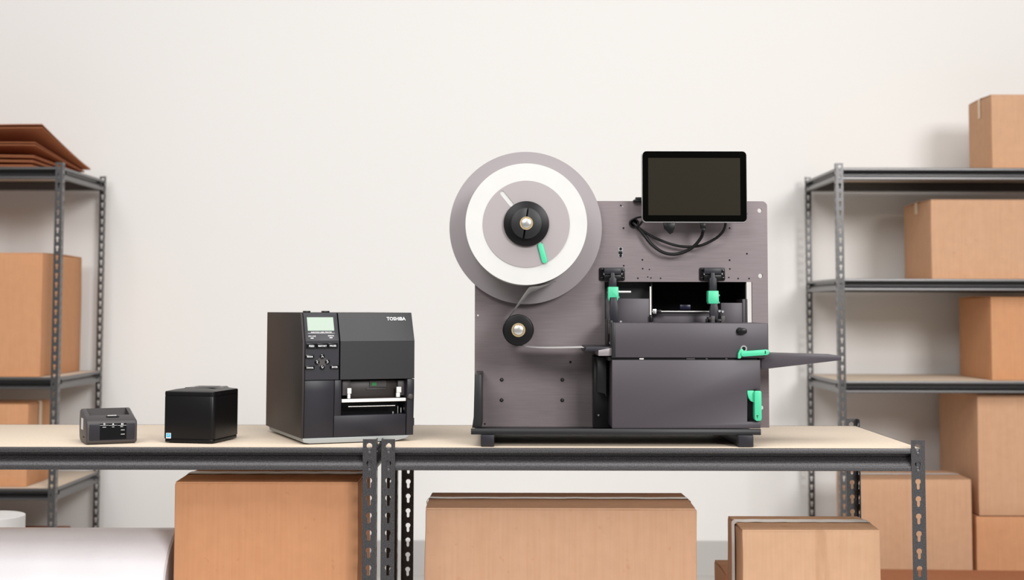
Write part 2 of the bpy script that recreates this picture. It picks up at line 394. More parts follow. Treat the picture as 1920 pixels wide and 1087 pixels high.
# right rack
carton_px('box on the top shelf of the right rack', 1858, 2160, 177, 6.02, 0.30, RS[0], CB[0], seed=5, tape='tape_tan', drop=0.085, tw=0.03)
carton_px('wide box on the second shelf of the right rack', 1745, 2140, 374, 6.00, 0.42, RS[1], CB[0], seed=6, tape='tape_tan', drop=0.05, tw=0.045)
carton_px('box on the third shelf of the right rack under the wide box', 1857, 2150, 556, 6.00, 0.43, RS[2], CB[1], seed=7, tape=None)
rb = carton_px('lower box of the two stacked at the right edge behind the bench', 1830, 2150, 968, 5.99, 0.5, RS[3], CB[1], seed=8, tape=None, sag=0.001)
zt = P(1900, 968, 5.99).z + 0.003
carton_px('large upper box stacked at the right edge under the rack shelf', 1832, 2160, 740, 5.985, 0.54, zt, CB[0], seed=9, tape=None)
carton_px('box beside the two stacked boxes, behind the right bench end', 1602, 1821, 898.5, 5.955, 0.33, RS[3], CB[0], seed=10, tape='tape', drop=0.03, tw=0.05)
c5 = P(1735, 1064, 5.7)
carton('low box on the floor in front of the right rack', c5.x - 0.25, c5.x + 0.62, 5.15, 5.72, 0.0, P(1800, 1068, 5.72).z, CB[3], seed=11, tape=None, rotz=math.radians(-3))
# left rack
carton_px('large box on the middle shelf of the left rack', -330, 80, 473, 5.95, 0.55, LS[1], CB[1], seed=12, tape=None)
carton_px('smaller box on the lower shelf of the left rack with pale tape', -300, 53, 757, 5.97, 0.30, LS[2], CB[1], seed=13, tape='tape_tan', drop=0.12, tw=0.04)
carton_px('low box on the bottom shelf of the left rack behind the bubble wrap', -300, 70, 1016, 6.0, 0.45, LS[3], CB[3], seed=14, tape=None)

# flattened cartons fanned on the left rack: front edges sprung up, backs on the shelf
def flat_carton(label, ufront, vfront, lift_back, seed, thick=0.006):
    yf_, yb_ = 5.95, 6.53
    f = P(ufront, vfront, yf_)
    zb0 = LS[0] + lift_back
    x1 = f.x; x0 = x1 - 1.0; n = 10; m = 8
    r = thing('flattened_carton', label, 'cardboard', ((x0 + x1) / 2, (yf_ + yb_) / 2, LS[0]), group='flattened cartons on the left rack')
    dzf = f.z - zb0
    for layer in (0, 1):
        vs = []; fs = []
        for j in range(m + 1):
            t = j / m
            y = yf_ + (yb_ - yf_) * t + layer * 0.004
            for i in range(n + 1):
                x = x0 + (x1 - x0) * i / n + 0.035 * t
                zz = zb0 + dzf * (1 - t) ** 1.15 - layer * (thick * 0.5 + 0.0005) - (0.010 * (1 - t) * layer * min(1, dzf / 0.1))
                zz += 0.002 * math.sin(x * 9 + seed)
                vs += [(x, y, zz), (x, y, zz - thick * 0.45)]
        w_ = (n + 1) * 2
        for j in range(m):
            for i in range(n):
                a = j * w_ + i * 2
                fs += [(a, a + 2, a + 2 + w_, a + w_), (a + 1, a + 1 + w_, a + 3 + w_, a + 3)]
        for j in range(m):
            for i in (0, n):
                a = j * w_ + i * 2; fs.append((a, a + w_, a + w_ + 1, a + 1))
        for i in range(n):
            for j in (0, m):
                a = j * w_ + i * 2; fs.append((a, a + 1, a + 3, a + 2))
        MB().add(vs, fs).build('sheet', CB[3], r, world=True)
flat_carton('topmost flattened carton with raised front edge on the left rack', 79, 233, 0.052, 1)
flat_carton('second flattened carton from the top of the left rack pile', 66, 267, 0.041, 2)
flat_carton('third flattened carton down in the left rack pile', 64, 291, 0.030, 3)
flat_carton('fourth flattened carton down in the left rack pile', 62, 299.5, 0.019, 4)
flat_carton('bottom flattened carton lying on the left rack shelf', 60, 308, 0.0085, 5)

# rolls on the lower shelf of the left bench
zc = P(160, 990, 3.37).z
Rw = (zc - SHZ) / 2
xr = P(327, 1040, 3.37 - Rw * 0.3).x
r = thing('bubble_wrap_roll', 'large translucent white bubble wrap roll lying under the left bench', 'bubble wrap', (xr - 0.5, 3.37, SHZ))
b = MB(); n = 72; prof = [(-1.0, Rw * 0.3), (-1.0, Rw * 0.97), (-0.985, Rw), (-0.012, Rw), (-0.004, Rw * 0.985), (0, Rw * 0.95), (0.0, Rw * 0.3)]
vs = []; fs = []
for x, rr in prof:
    for i in range(n):
        a = 2 * math.pi * i / n; vs.append((x + 0.5, rr * math.cos(a), Rw + rr * math.sin(a)))
for j in range(len(prof) - 1):
    fs += [(j * n + i, j * n + (i + 1) % n, (j + 1) * n + (i + 1) % n, (j + 1) * n + i) for i in range(n)]
fs += [((len(prof) - 1) * n + i, (len(prof) - 1) * n + (i + 1) % n, (i + 1) % n, i) for i in range(n)]
b.add(vs, fs).build('wrap_layers', M['wrap'], r)
MB().holed(circle(0, Rw, Rw * 0.29, 32), [circle(0, Rw, Rw * 0.25, 32)], 'x', -0.5, 0.5).build('core_tube', CB[1], r)
pf = P(44, 975, 4.35)
Rf = 0.11
r = thing('foam_roll', 'upright white foam roll behind the bubble wrap at the left edge', 'foam roll', (pf.x - Rf, 4.35, 0))
Hf = P(10, 971, 4.30).z
MB().holed(circle(0, 0, Rf, 48), [circle(0, 0, 0.03, 24)], 'z', 0, Hf).build('foam_layers', M['foam'], r, bev=0.006, seg=3)
MB().holed(circle(0, 0, 0.0298, 24), [circle(0, 0, 0.026, 24)], 'z', 0, Hf - 0.002).build('core_tube', CB[0], r)

# ------------------------------------------------------------------ rotated devices: local frames
class Frame:
    def __init__(s, org, ang): s.m = Matrix.Translation(org) @ Matrix.Rotation(ang, 4, 'Z'); s.i = s.m.inverted()
    def plane(s, u, v, p0, n):                    # hit a plane given in local coordinates
        o = s.i @ CAM; d = s.i.to_3x3() @ ray(u, v)
        return o + d * ((Vector(p0) - o).dot(Vector(n)) / d.dot(Vector(n)))
    def at(s, u, v, y=0.0): return s.plane(u, v, (0, y, 0), (0, 1, 0))

# ---- desktop label printer
A = math.radians(22)
org = G(565, 833.5, BT + 0.0005)
F = Frame(org, A)
T = thing('label_printer', 'black desktop label printer with green display on the left bench', 'printer', org, A)
W, D, H, ZB, ZK = 0.270, 0.385, 0.301, 0.0135, 0.235
SL = 0.026
def fy(z): return 0.006 * (0.12 - z) / 0.107 if z < 0.12 else (0 if z < ZK else SL * (z - ZK) / (H - ZK))
XC = F.at(637, 690).x; ZL = F.at(700, 711).z; XA = F.at(627, 770).x; XS = F.at(763, 760).x; ZC0 = F.at(700, 777.5).z
def prof(z0, z1, y1, off=0.0):
    zs = [z0] + [z for z in (0.12, ZK) if z0 < z < z1] + [z1]
    return [(fy(z) + off, z) for z in zs] + [(y1, z1), (y1, z0)]
# side shell (left)
MB().prism(prof(ZB, H, D), 'x', 0, 0.006).build('side_cover', M['pl_side'], T, bev=0.0015)
# control column housing and rear body
MB().prism(prof(ZL + 0.0006, H, D - 0.002), 'x', 0.0065, XC - 0.0015).build('control_column', M['pl_char'], T, bev=0.001, smooth=14)
MB().prism(prof(ZB, ZL - 0.0006, D - 0.004), 'x', 0.0065, XA - 0.001).build('front_panel', M['pl_char'], T, bev=0.001)
MB().prism(prof(ZL + 0.0005, H, D - 0.002, -0.0), 'x', XC + 0.001, W).build('lid', M['pl_char2'], T, bev=0.0008, smooth=14)
MB().box(XA, W - 0.001, 0.075, D - 0.003, ZB, ZL - 0.0005).build('rear_body', M['pl_black'], T, bev=0.001)
MB().prism(prof(ZB, ZC0, 0.0745), 'x', XA, XS - 0.001).build('lower_front_panel', M['pl_char'], T, bev=0.001)
MB().prism(prof(ZB, ZL - 0.0005, 0.0745), 'x', XS + 0.0005, W).build('right_front_strip', M['pl_char'], T, bev=0.001)
XO = F.at(640, 745).x
MB().prism(prof(ZC0, ZL - 0.0006, 0.0745), 'x', XA, XO).build('opening_jamb', M['pl_char'], T, bev=0.0006)
# base and feet
MB().prism([(0.004, 0.012), (0.006, 0.004), (0.02, 0.0015), (W - 0.045, 0.0015), (W - 0.02, 0.006), (W - 0.01, 0.0133), (0.004, 0.0133)], 'y', 0.004, D - 0.02).build('base', M['pl_base'], T, bev=0.001)
foot = MB().cyl(0, 0, 0.012, 'z', 0, 0.002, n=20).mesh('foot', M['rubber'])
for x, y in ((0.03, 0.03), (W - 0.06, 0.03), (0.03, D - 0.06), (W - 0.06, D - 0.06)): link('foot', foot, T, (x, y, 0))
# slanted fascia: local map (x, t outward, s along slant)
sl_dir = Vector((0, SL, H - ZK)).normalized(); sl_n = Vector((0, -(H - ZK), SL)).normalized()
def slant(p): return Vector((p.x, 0, ZK)) + sl_dir * p.z - sl_n * p.y
def S(u, v):
    h = F.plane(u, v, (0, 0, ZK), sl_n); return h.x, (h - Vector((0, 0, ZK))).dot(sl_dir)
SM = lambda x, s_: Matrix.Translation(Vector((x, 0, ZK)) + sl_dir * s_ + sl_n * 0.0010) @ Matrix.Rotation(math.pi / 2 - math.atan2(SL, H - ZK), 4, 'X')
x0, s1 = S(569, 590.5); x1, s0 = S(636, 639.5)
panel = MB().prism(rrect(x0, x1, s0 + 0.001, s1, 0.002), 'y', -0.0008, 0.002).map(slant).build('display_bezel', M['pl_char'], T, bev=0.0003)
xa, sa = S(575, 595); xb, sb = S(626.5, 620)
MB().prism(rrect(xa, xb, sb, sa, 0.0008), 'y', -0.0012, 0.0).map(slant).build('lcd_screen', M['lcd'], panel)
for nm, s_, u, v, sz in (('lettering', 'BARCODE LABEL PRINTER', 602.5, 623.2, 0.0042), ('lettering', 'ON LINE', 585, 630.5, 0.0046), ('lettering', 'ERROR', 620.5, 629.8, 0.0046)):
    x, s2 = S(u, v); text(nm, s_, sz, M['ink'], panel, SM(x, s2), bold=0.00002)
xa, s2 = S(577, 624.8); xb, _ = S(627, 624.8)
MB().prism(rrect(xa, xb, s2 - 0.0003, s2 + 0.0003, 0), 'y', -0.0011, 0).map(slant).build('rule_line', M['ink'], panel)
for u, v in ((585, 634), (620.5, 633.2)):
    x, s2 = S(u, v); MB().prism(rrect(x - 0.0035, x + 0.0035, s2 - 0.001, s2 + 0.001, 0.0005), 'y', -0.0012, 0).map(slant).build('indicator', M['ink'], panel)
x, s2 = S(742.5, 598); text('brand_lettering', 'TOSHIBA', 0.0115, M['ink'], T, SM(x, s2), bold=0.00028, sx=0.98)
# buttons on the vertical fascia
def VM(x, z, t=0.0): return Matrix.Translation((x, fy(z) - t, z)) @ STAND
def button(u, v, wpx, hpx, label, rad=0.0015, sz=0.0058):
    p = F.at(u, v); k = 1 / 790.0
    w_, h_ = wpx * k / 2 / 0.95, hpx * k / 2
    b_ = MB().prism(rrect(p.x - w_, p.x + w_, p.z - h_, p.z + h_, rad), 'y', -0.0028, 0.001).build('button', M['pl_gloss'], T, bev=0.0006)
    text('lettering', label, sz, M['ink'], b_, VM(p.x, p.z, 0.0029), bold=0.00012)
button(583.7, 648.7, 18, 9.5, 'FEED'); button(604, 648.4, 19, 9.5, 'RESTART', sz=0.0050); button(623.7, 648.1, 17.5, 9.5, 'PAUSE', sz=0.0055)
button(580.5, 668.6, 15.5, 7, 'MODE', 0.003, 0.0048); button(580.7, 689.2, 16.5, 7, 'CANCEL', 0.0015, 0.0042); button(627, 688, 16.5, 7, 'ENTER', 0.0015, 0.0046)
p = F.at(604, 678.5); q = 0.0165
MB().prism([(p.x - q, p.z), (p.x, p.z - q), (p.x + q, p.z), (p.x, p.z + q)], 'y', -0.0004, 0.001).build('keypad_diamond', M['pl_grey'], T)
for u, v, a in ((604, 668, 0), (594.3, 678.8, 90), (613.8, 678.2, -90), (604, 688.6, 180)):
    p = F.at(u, v)
    b_ = MB().cyl(p.x, p.z, 0.0058, 'y', -0.0032, 0.001, n=28).build('arrow_button', M['pl_gloss'], T, bev=0.001)
    ca, sa_ = math.cos(math.radians(a)), math.sin(math.radians(a))
    pts = [(-0.0028, -0.0012), (0, 0.0018), (0.0028, -0.0012), (0.0028, -0.0026), (0, 0.0004), (-0.0028, -0.0026)]
    MB().prism([(p.x + x * ca - z * sa_, p.z + x * sa_ + z * ca) for x, z in pts], 'y', -0.0034, -0.003).build('arrow_mark', M['ink'], b_)
# top bumps
for u0, u1 in ((576, 587), (611, 623)):
    a, b_ = F.at(u0, 586, SL).x, F.at(u1, 586, SL).x
    MB().box(a, b_, 0.05, 0.07, H - 0.001, H + 0.004).build('lid_hinge', M['pl_black'], T, bev=0.001)
# media exit: black liner, print head parts, bars
cav = MB().box(XO, XS, 0.066, 0.0748, ZC0, ZL - 0.0006).build('cavity_liner', M['dark'], T)
def lbox(name, u0, u1, v0, v1, y0, y1, m, parent=T, bev=0.0006):
    a, b_ = F.at(u0, (v0 + v1) / 2, y0), F.at(u1, (v0 + v1) / 2, y0); c, d = F.at((u0 + u1) / 2, v0, y0), F.at((u0 + u1) / 2, v1, y0)
    return MB().box(a.x, b_.x, y0, y1, d.z, c.z).build(name, m, parent, bev=bev)
hd = lbox('print_head', 656, 746, 713, 747, 0.030, 0.066, M['brown'])
pc = lbox('circuit_board', 693, 724, 713.5, 725, 0.0275, 0.0298, M['pl_grey'], hd, 0)
lbox('chip', 697, 706, 716.5, 723, 0.0265, 0.0276, M['pcb'], hd, 0)
lbox('connector_strip', 687, 723, 727.8, 730, 0.027, 0.0298, M['pl_grey'], hd, 0.0003)
lbox('bracket', 642, 657, 713, 741, 0.020, 0.060, M['pl_grey']); lbox('bracket', 746, 761.5, 713, 741, 0.022, 0.060, M['pl_grey'])
for (u0, u1, v0, v1) in ((651.5, 659, 727.5, 738), (652, 657, 738.5, 747)): lbox('clip', u0, u1, v0, v1, 0.012, 0.018, M['white'])
for (u0, u1, v0, v1) in ((744, 752.5, 725, 735.5), (743.5, 750, 736, 744)): lbox('clip', u0, u1, v0, v1, 0.012, 0.018, M['white'])
a, b_ = F.at(641, 751.5, 0.004), F.at(761, 746.5, 0.004)
MB().box(a.x, b_.x, 0.004, 0.018, a.z - 0.0036, a.z + 0.0036).build('tear_bar', M['white'], T, bev=0.0006)
a = F.at(654, 762.5, 0.02); b_ = F.at(742, 759.5, 0.02)
MB().cyl(0.026, a.z, 0.0018, 'x', a.x, b_.x, n=12).build('guide_rod', M['steel'], T)
for u0, u1, v0, v1 in ((736, 738, 771, 774.5), (745.5, 746.5, 761, 774), (757, 759, 763.5, 768), (751, 752.5, 764, 773)):
    lbox('pin', u0, u1, v0, v1, 0.022, 0.026, M['steel'], bev=0)
p = F.at(768, 742.5, 0.0)
MB().cyl(p.x, p.z, 0.0062, 'y', -0.009, 0.002, n=28).build('latch_knob', M['pl_grey'], T, bev=0.0015)

# ---- receipt printer (cube)
A2 = math.radians(-11.5)
org2 = G(307, 829.6, BT + 0.0005)
F2 = Frame(org2, A2)
T2 = thing('receipt_printer', 'black cube-shaped receipt printer with a cyan and white sticker', 'printer', org2, A2)
w2, d2, h2 = 0.1235, 0.143, 0.119
RR = [0.004, 0.011, 0.006, 0.006]
MB().prism(rrect(0, w2, 0, d2, RR, 6), 'z', 0.0095, 0.1075).build('body', M['pl_black'], T2, bev=0.001)
MB().prism(rrect(0.0012, w2 - 0.0012, 0.0012, d2 - 0.0012, RR, 6), 'z', 0.0015, 0.009).build('base', M['pl_black'], T2, bev=0.001)
b = MB(); out = rrect(0, w2, 0, d2, RR, 6); n = len(out); vs = []; fs = []
ringz = [(1.0, 0.109), (1.0, 0.1165), (0.985, 0.1185), (0.7, 0.1225), (0.4, 0.1242)]
for k, z in ringz: vs += [(w2 / 2 + (x - w2 / 2) * k, d2 / 2 + (y - d2 / 2) * k, z) for x, y in out]
for j in range(len(ringz) - 1): fs += [(j * n + i, j * n + (i + 1) % n, (j + 1) * n + (i + 1) % n, (j + 1) * n + i) for i in range(n)]
fs += [tuple(range(n))[::-1], tuple(range((len(ringz) - 1) * n, len(ringz) * n))]
lid = b.add(vs, fs).build('lid', M['pl_black'], T2, smooth=25)
MB().prism([(0.022, 0.119), (0.030, 0.1252), (0.100, 0.1252), (0.108, 0.119)], 'y', 0.045, 0.130).build('paper_cover', M['pl_gloss'], lid, bev=0.002)
MB().prism(rrect(0.042, 0.092, 0.07, 0.112, 0.004), 'z', 0.125, 0.1257).build('lid_window', M['pl_grey'], lid)
MB().box(0.0015, w2 - 0.0015, 0.0015, d2 - 0.0015, 0.1070, 0.1095).build('seam', M['dark'], T2)
for i in range(3): MB().box(w2 - 0.001, w2 + 0.0004, 0.018 + i * 0.006, 0.0205 + i * 0.006, 0.110, 0.116).build('vent_slot', M['dark'], lid)
p = F2.at(316, 816.5)
st = MB().prism(rrect(p.x - 0.0060, p.x + 0.0060, p.z - 0.0062, p.z + 0.0062, 0.0008), 'y', -0.0004, 0.0005).build('sticker', M['ink'], T2)
MB().prism(rrect(p.x - 0.0049, p.x + 0.0049, p.z - 0.0035, p.z + 0.0051, 0.0003), 'y', -0.0006, 0).build('sticker_print', M['cyan'], st)
MB().prism(capsule((p.x - 0.002, p.z + 0.0005), (p.x + 0.002, p.z + 0.0025), 0.0005), 'y', -0.0007, 0).build('sticker_mark', M['ink'], st)

# ---- small charging cradle
A3 = math.radians(25)
org3 = G(161, 833.8, BT + 0.0005)
F3 = Frame(org3, A3)
T3 = thing('charging_cradle', 'small dark grey charging cradle with open top at the left end', 'cradle', org3, A3)
w3, d3 = 0.1145, 0.112
pf3 = [(0.010, 0.0), (0.003, 0.0015), (0, 0.006), (0.001, 0.046), (0.003, 0.0515), (0.008, 0.0545), (0.045, 0.0630), (0.08, 0.0715), (0.096, 0.0755), (0.105, 0.0745), (0.1105, 0.068), (0.1135, 0.05), (0.113, 0.026), (0.109, 0.010), (0.102, 0.003), (0.092, 0)]
def arch(y0, y1, lo=0.0, shrink=0.0):
    def ztop(y):
        up_ = pf3[3:13]
        for (a, za), (c, zc_) in zip(up_, up_[1:]):
            if a <= y <= c: return za + (zc_ - za) * (y - a) / (c - a)
        return up_[0][1] if y < up_[0][0] else up_[-1][1]
    ys = [y0 + (y1 - y0) * i / 8 for i in range(9)]
    return [(y0, lo)] + [(y, ztop(y) - shrink) for y in ys] + [(y1, lo)]
def cut(base, cutters, name, m, parent):
    """one solid with pockets: boolean difference evaluated to a plain mesh"""
    o = bpy.data.objects.new('tmp', base); COL.objects.link(o); tmp = [o]
    for c in cutters:
        k = bpy.data.objects.new('tmp', c); COL.objects.link(k); tmp.append(k)
        md = o.modifiers.new('cut', 'BOOLEAN'); md.operation = 'DIFFERENCE'; md.solver = 'EXACT'; md.object = k
    bpy.context.view_layer.update()
    me = bpy.data.meshes.new_from_object(o.evaluated_get(bpy.context.evaluated_depsgraph_get()))
    for t in tmp: bpy.data.objects.remove(t)
    me.name = name; me.materials.clear(); me.materials.append(m); me.set_sharp_from_angle(angle=math.radians(40))
    return link(name, me, parent)
well = MB().prism([(0.046, 0.028), (0.042, 0.09), (0.099, 0.09), (0.097, 0.028)], 'x', 0.013, w3 - 0.011).mesh('well', M['dark'])
body3 = MB().prism(pf3, 'x', 0, w3).mesh('body', M['pl_grey'], bev=0.0055, seg=4, smooth=60)
cut(body3, [well], 'body', M['pl_grey'], T3)
MB().box(0.0135, w3 - 0.0115, 0.0465, 0.0965, 0.0275, 0.030).build('well_floor', M['dark'], T3)
# front lower band and black status panel
MB().prism(rrect(0.007, w3 - 0.006, 0.0085, 0.0465, 0.003), 'y', -0.0009, 0.003).build('front_fascia', M['pl_char'], T3, bev=0.0008)
a, c = F3.at(187, 808), F3.at(237, 808); t, bt_ = F3.at(212, 791), F3.at(212, 826.5)
pan = MB().prism(rrect(a.x, c.x, max(bt_.z, 0.010), min(t.z, 0.0465), 0.001), 'y', -0.0014, 0).build('status_panel', M['pl_gloss'], T3)
for u in (195.5, 212, 229):
    p = F3.at(u, 797); MB().box(p.x - 0.0095, p.x + 0.0095, -0.0017, -0.001, p.z - 0.0003, p.z + 0.0003).build('icon_rule', M['ink'], pan)
p = F3.at(195.5, 794.5); MB().holed(circle(p.x, p.z, 0.0021), [circle(p.x, p.z, 0.0012)], 'y', -0.0017, -0.001).build('power_icon', M['ink'], pan)
p = F3.at(212, 794.5); MB().prism([(p.x - 0.0022, p.z - 0.0018), (p.x + 0.0022, p.z - 0.0018), (p.x, p.z + 0.0022)], 'y', -0.0017, -0.001).build('warning_icon', M['ink'], pan)
p = F3.at(229, 794.5)
for s in (-1, 1): MB().box(p.x + s * 0.0014 - 0.0008, p.x + s * 0.0014 + 0.0008, -0.0017, -0.001, p.z - 0.002, p.z + 0.002).build('pause_icon', M['ink'], pan)
for u, v, hw in ((195.5, 800.5, 4), (212, 800, 2.6), (228, 799.3, 3), (230, 805.5, 4.2), (230, 813.5, 4.4)):   # captions too small to read: broken strokes
    p = F3.at(u, v); b = MB(); k = hw / 1000.0; n = int(hw * 1.6)
    for i in range(n):
        x_ = p.x - k + 2 * k * (i + 0.5) / n; b.box(x_ - k / n * 0.7, x_ + k / n * 0.7, -0.0017, -0.001, p.z - 0.0007, p.z + 0.0007)
    b.build('caption', M['ink'], pan)
# release button on the sloping top, label on the left side
xm = F3.at(211, 780, 0.03).x
slope3 = lambda p: (p.x, p.y, p.z + 0.0545 + (p.y - 0.008) * 0.2297)
MB().prism(capsule((xm - 0.0085, 0.029), (xm + 0.0085, 0.029), 0.0068), 'z', -0.004, 0.0006).map(slope3).build('release_button', M['dark'], T3, bev=0.0003)
MB().box(xm - 0.010, xm + 0.010, 0.0372, 0.0392, -0.002, 0.0010).map(slope3).build('contact_strip', M['white'], T3)
MB().box(-0.0005, 0.001, 0.048, 0.078, 0.030, 0.056).build('side_label', M['ink'], T3)
MB().box(-0.0008, 0.001, 0.025, 0.045, 0.014, 0.016).build('side_port', M['dark'], T3)

# ------------------------------------------------------------------ the large print-and-apply machine
YM, YP = 3.19, 3.39
TM = thing('label_printing_machine', 'large upright label machine with paper roll, green levers and tablet screen', 'label machine', (0.24, 3.3, BT))
def px(u0, u1, v0, v1, Y):
    um, vm = (u0 + u1) / 2, (v0 + v1) / 2
    return P(u0, vm, Y).x, P(u1, vm, Y).x, P(um, v1, Y).z, P(um, v0, Y).z
def mbox(name, u0, u1, v0, v1, Y0, Y1, m, parent=TM, bev=0.001, r=None):
    a, c, z0, z1 = px(u0, u1, v0, v1, Y0)
    if r is not None: b_ = MB().prism(rrect(a, c, z0, z1, r), 'y', Y0, Y1)
    else: b_ = MB().box(a, c, Y0, Y1, z0, z1)
    return b_.build(name, m, parent, world=True, bev=bev)
def mpoly(name, pts, Y0, Y1, m, parent=TM, bev=0.0008):
    return MB().prism([(P(u, v, Y0).x, P(u, v, Y0).z) for u, v in pts], 'y', Y0, Y1).build(name, m, parent, world=True, bev=bev)
def c2(u, v, Y): p = P(u, v, Y); return (p.x, p.z)
KP = FPX / YP; KM = FPX / (YM + 0.02)
# feet rails
zb0 = P(1150, 815, YM).z
for u0, u1, v1 in ((901.5, 926.5, 837.5), (1384, 1413, 839)):
    a, c, z0, z1 = px(u0, u1, 815, v1, 3.185)
    rl = MB().box(a, c, 3.186, 3.56, BT + 0.0005, zb0).build('foot_rail', M['cover_d'], TM, world=True, bev=0.0012)
    MB().prism(rrect(a + 0.0015, c - 0.0015, BT + 0.001, zb0 - 0.0005, 0.002), 'y', 3.1835, 3.187).build('end_cap', M['pl_char'], rl, world=True, bev=0.0006)
# base pan with front bar
a, c = P(883, 809, YM).x, P(1427, 809, YM).x
zb1 = P(1150, 803.5, YM).z
MB().box(a + 0.004, c, YM + 0.01, 3.56, zb0, zb0 + 0.0015).build('base_pan', M['cover_d'], TM, world=True, bev=0.0005)
MB().prism([(YM, zb0), (YM, zb1 - 0.004), (YM + 0.002, zb1), (YM + 0.005, zb1), (YM + 0.005, zb0)], 'x', a, c).build('front_bar', M['cover_d'], TM, world=True, bev=0.001)
# main plate with window and through holes
L_, R_ = P(890, 650, YP).x, P(1440.5, 600, YP).x
Zt, Zb = P(1300, 377, YP).z, P(1435, 801.5, YP).z
w0, w1 = c2(1133.5, 528, YP), c2(1411, 640, YP)
win = [(w0[0], w1[1]), (w1[0], w1[1]), (w1[0], w0[1]), (w0[0], w0[1])]
holes = [circle(*c2(u, v, YP), r_ / KP, 20) for u, v, r_ in ((1424.5, 394.5, 4.3), (1426, 517, 4.3), (1428.5, 764.5, 4.0), (1188.5, 418.5, 8.5), (896, 591, 1.5), (1168, 387, 1.0))]
plate = MB().holed(rrect(L_, R_, Zb, Zt, [0, 0, 0.012, 0.004]), [win] + holes, 'y', YP, YP + 0.009).build('back_plate', M['anod'], TM, world=True, smooth=30)
b = MB()
for u, v, r_ in ((1164, 385, 1.6), (1169, 427.5, 1.8), (1204.5, 487, 1.7), (1205, 503.5, 1.6), (1217.5, 505, 1.3), (1196, 521.5, 1.6), (1214.5, 519, 1.3), (1220.5, 521, 1.4), (1238.5, 521.5, 1.5),
                 (1368, 427.5, 1.6), (1400.5, 401, 1.3), (1368, 487.5, 1.7), (1368.5, 504, 1.6), (1400.5, 475.5, 1.7), (1366.5, 520, 1.4), (1384, 522, 1.6), (1404.5, 522, 1.6), (1169.5, 498, 1.6), (1119.5, 655, 1.5), (1069.5, 678.5, 2.2), (909, 794.5, 1.7)):
    b.cyl(*c2(u, v, YP), r_ / KP, 'y', YP - 0.0004, YP + 0.002, n=12)
stuff(b.build('screw_holes', M['dark'], plate, world=True))
for u, v in ((940.8, 711.5), (1054.3, 711.7), (940.6, 749.6), (1054.2, 749.8)):
    x, z = c2(u, v, YP)
    bo = MB().cyl(x, z, 3.5 / KP, 'y', YP - 0.0025, YP + 0.001, n=20).build('bolt', M['pl_black'], TM, world=True, bev=0.0008)
    MB().cyl(x, z, 1.6 / KP, 'y', YP - 0.0028, YP - 0.002, n=6).build('hex_socket', M['pl_grey'], bo, world=True)
# left upright bracket
mpoly('side_bracket', [(890, 702), (902.5, 702), (902.5, 802), (885, 802), (888, 782)], YM + 0.012, YP, M['cover_d'])
# paper unwinder
YR = YP - 0.182                                             # front face of the paper roll
ax = P(986.8, 419.8, YR); AX, AZ = ax.x, ax.z
RP = 114.3 * (YR) / FPX
RD = 143 * (YP - 0.03) / FPX
MB().holed(circle(AX, AZ, RD, 96), [circle(AX, AZ, 0.012, 24)], 'y', YP - 0.033, YP - 0.029).build('rear_disc', M['disc'], TM, world=True, smooth=30)
MB().cyl(AX, AZ, 0.0115, 'y', YR - 0.03, YP, n=24).build('unwind_shaft', M['pl_black'], TM, world=True)
roll = thing('paper_roll', 'white label paper roll on the grey disc of the large machine', 'paper roll', (AX, (YR + YP - 0.033) / 2, AZ - RP))
b = MB().holed(circle(AX, AZ, RP, 128), [circle(AX, AZ, 0.045, 48)], 'y', YR, YP - 0.0335)
b.build('paper_layers', M['paper'], roll, world=True, smooth=30)
# front flange disc with slot
RFD = 81.5 * YR / FPX
def onf(u, v): return c2(u, v, YR - 0.0015)
fl = MB().holed(circle(AX, AZ, RFD, 96), [circle(AX, AZ, 0.02, 24), capsule(onf(941.5, 361.5), onf(959, 383), 4.2 * YR / FPX), capsule(onf(1012, 457), onf(1020, 487), 5.4 * YR / FPX)], 'y', YR - 0.0020, YR - 0.0003).build('front_flange', M['flange'], TM, world=True, smooth=30)
K = (YR) / FPX
hb = MB().cyl(AX, AZ, 42.6 * K, 'y', YR - 0.012, YR - 0.0021, n=64).build('hub', M['pl_black'], TM, world=True, bev=0.002)
b = MB()
for a0, a1 in ((86, 256), (262, 442)):
    pts = [(AX + 29 * K * math.cos(math.radians(a0 + (a1 - a0) * i / 24)), AZ + 29 * K * math.sin(math.radians(a0 + (a1 - a0) * i / 24))) for i in range(25)]
    MB().prism(pts, 'y', YR - 0.030, YR - 0.0118).build('hub_jaw', M['cover_d'], hb, world=True, bev=0.0015)
MB().holed(circle(AX, AZ, 12.3 * K, 32), [circle(AX, AZ, 9.3 * K, 32)], 'y', YR - 0.0318, YR - 0.029).build('retaining_ring', M['brass'], hb, world=True, smooth=30)
MB().cyl(AX, AZ, 9.0 * K, 'y', YR - 0.034, YR - 0.029, n=32).build('shaft_end', M['steel'], hb, world=True, bev=0.0012)
YG = YR - 0.008
MB().prism(capsule(c2(1013.5, 460.5, YG), c2(1021, 488.5, YG), 5.2 * K), 'y', YG, YR - 0.0021).build('release_lever', M['green'], TM, world=True, bev=0.0015)
# deflection roller
Y2 = YR
cx2, cz2 = c2(972, 618.5, Y2); R2 = 29 * Y2 / FPX
ro = MB().cyl(cx2, cz2, R2, 'y', Y2, YP - 0.02, n=64).build('deflection_roller', M['pl_black'], TM, world=True, bev=0.0035, seg=3)
MB().holed(circle(cx2, cz2, 13 * K, 32), [circle(cx2, cz2, 9.6 * K, 32)], 'y', Y2 - 0.0025, Y2 + 0.001).build('retaining_ring', M['brass'], ro, world=True, smooth=30)
MB().cyl(cx2, cz2, 9.2 * K, 'y', Y2 - 0.006, Y2 + 0.001, n=32).build('shaft_end', M['steel'], ro, world=True, bev=0.0012)
MB().cyl(cx2, cz2, 0.01, 'y', YP - 0.021, YP, n=24).build('roller_shaft', M['steel'], ro, world=True)
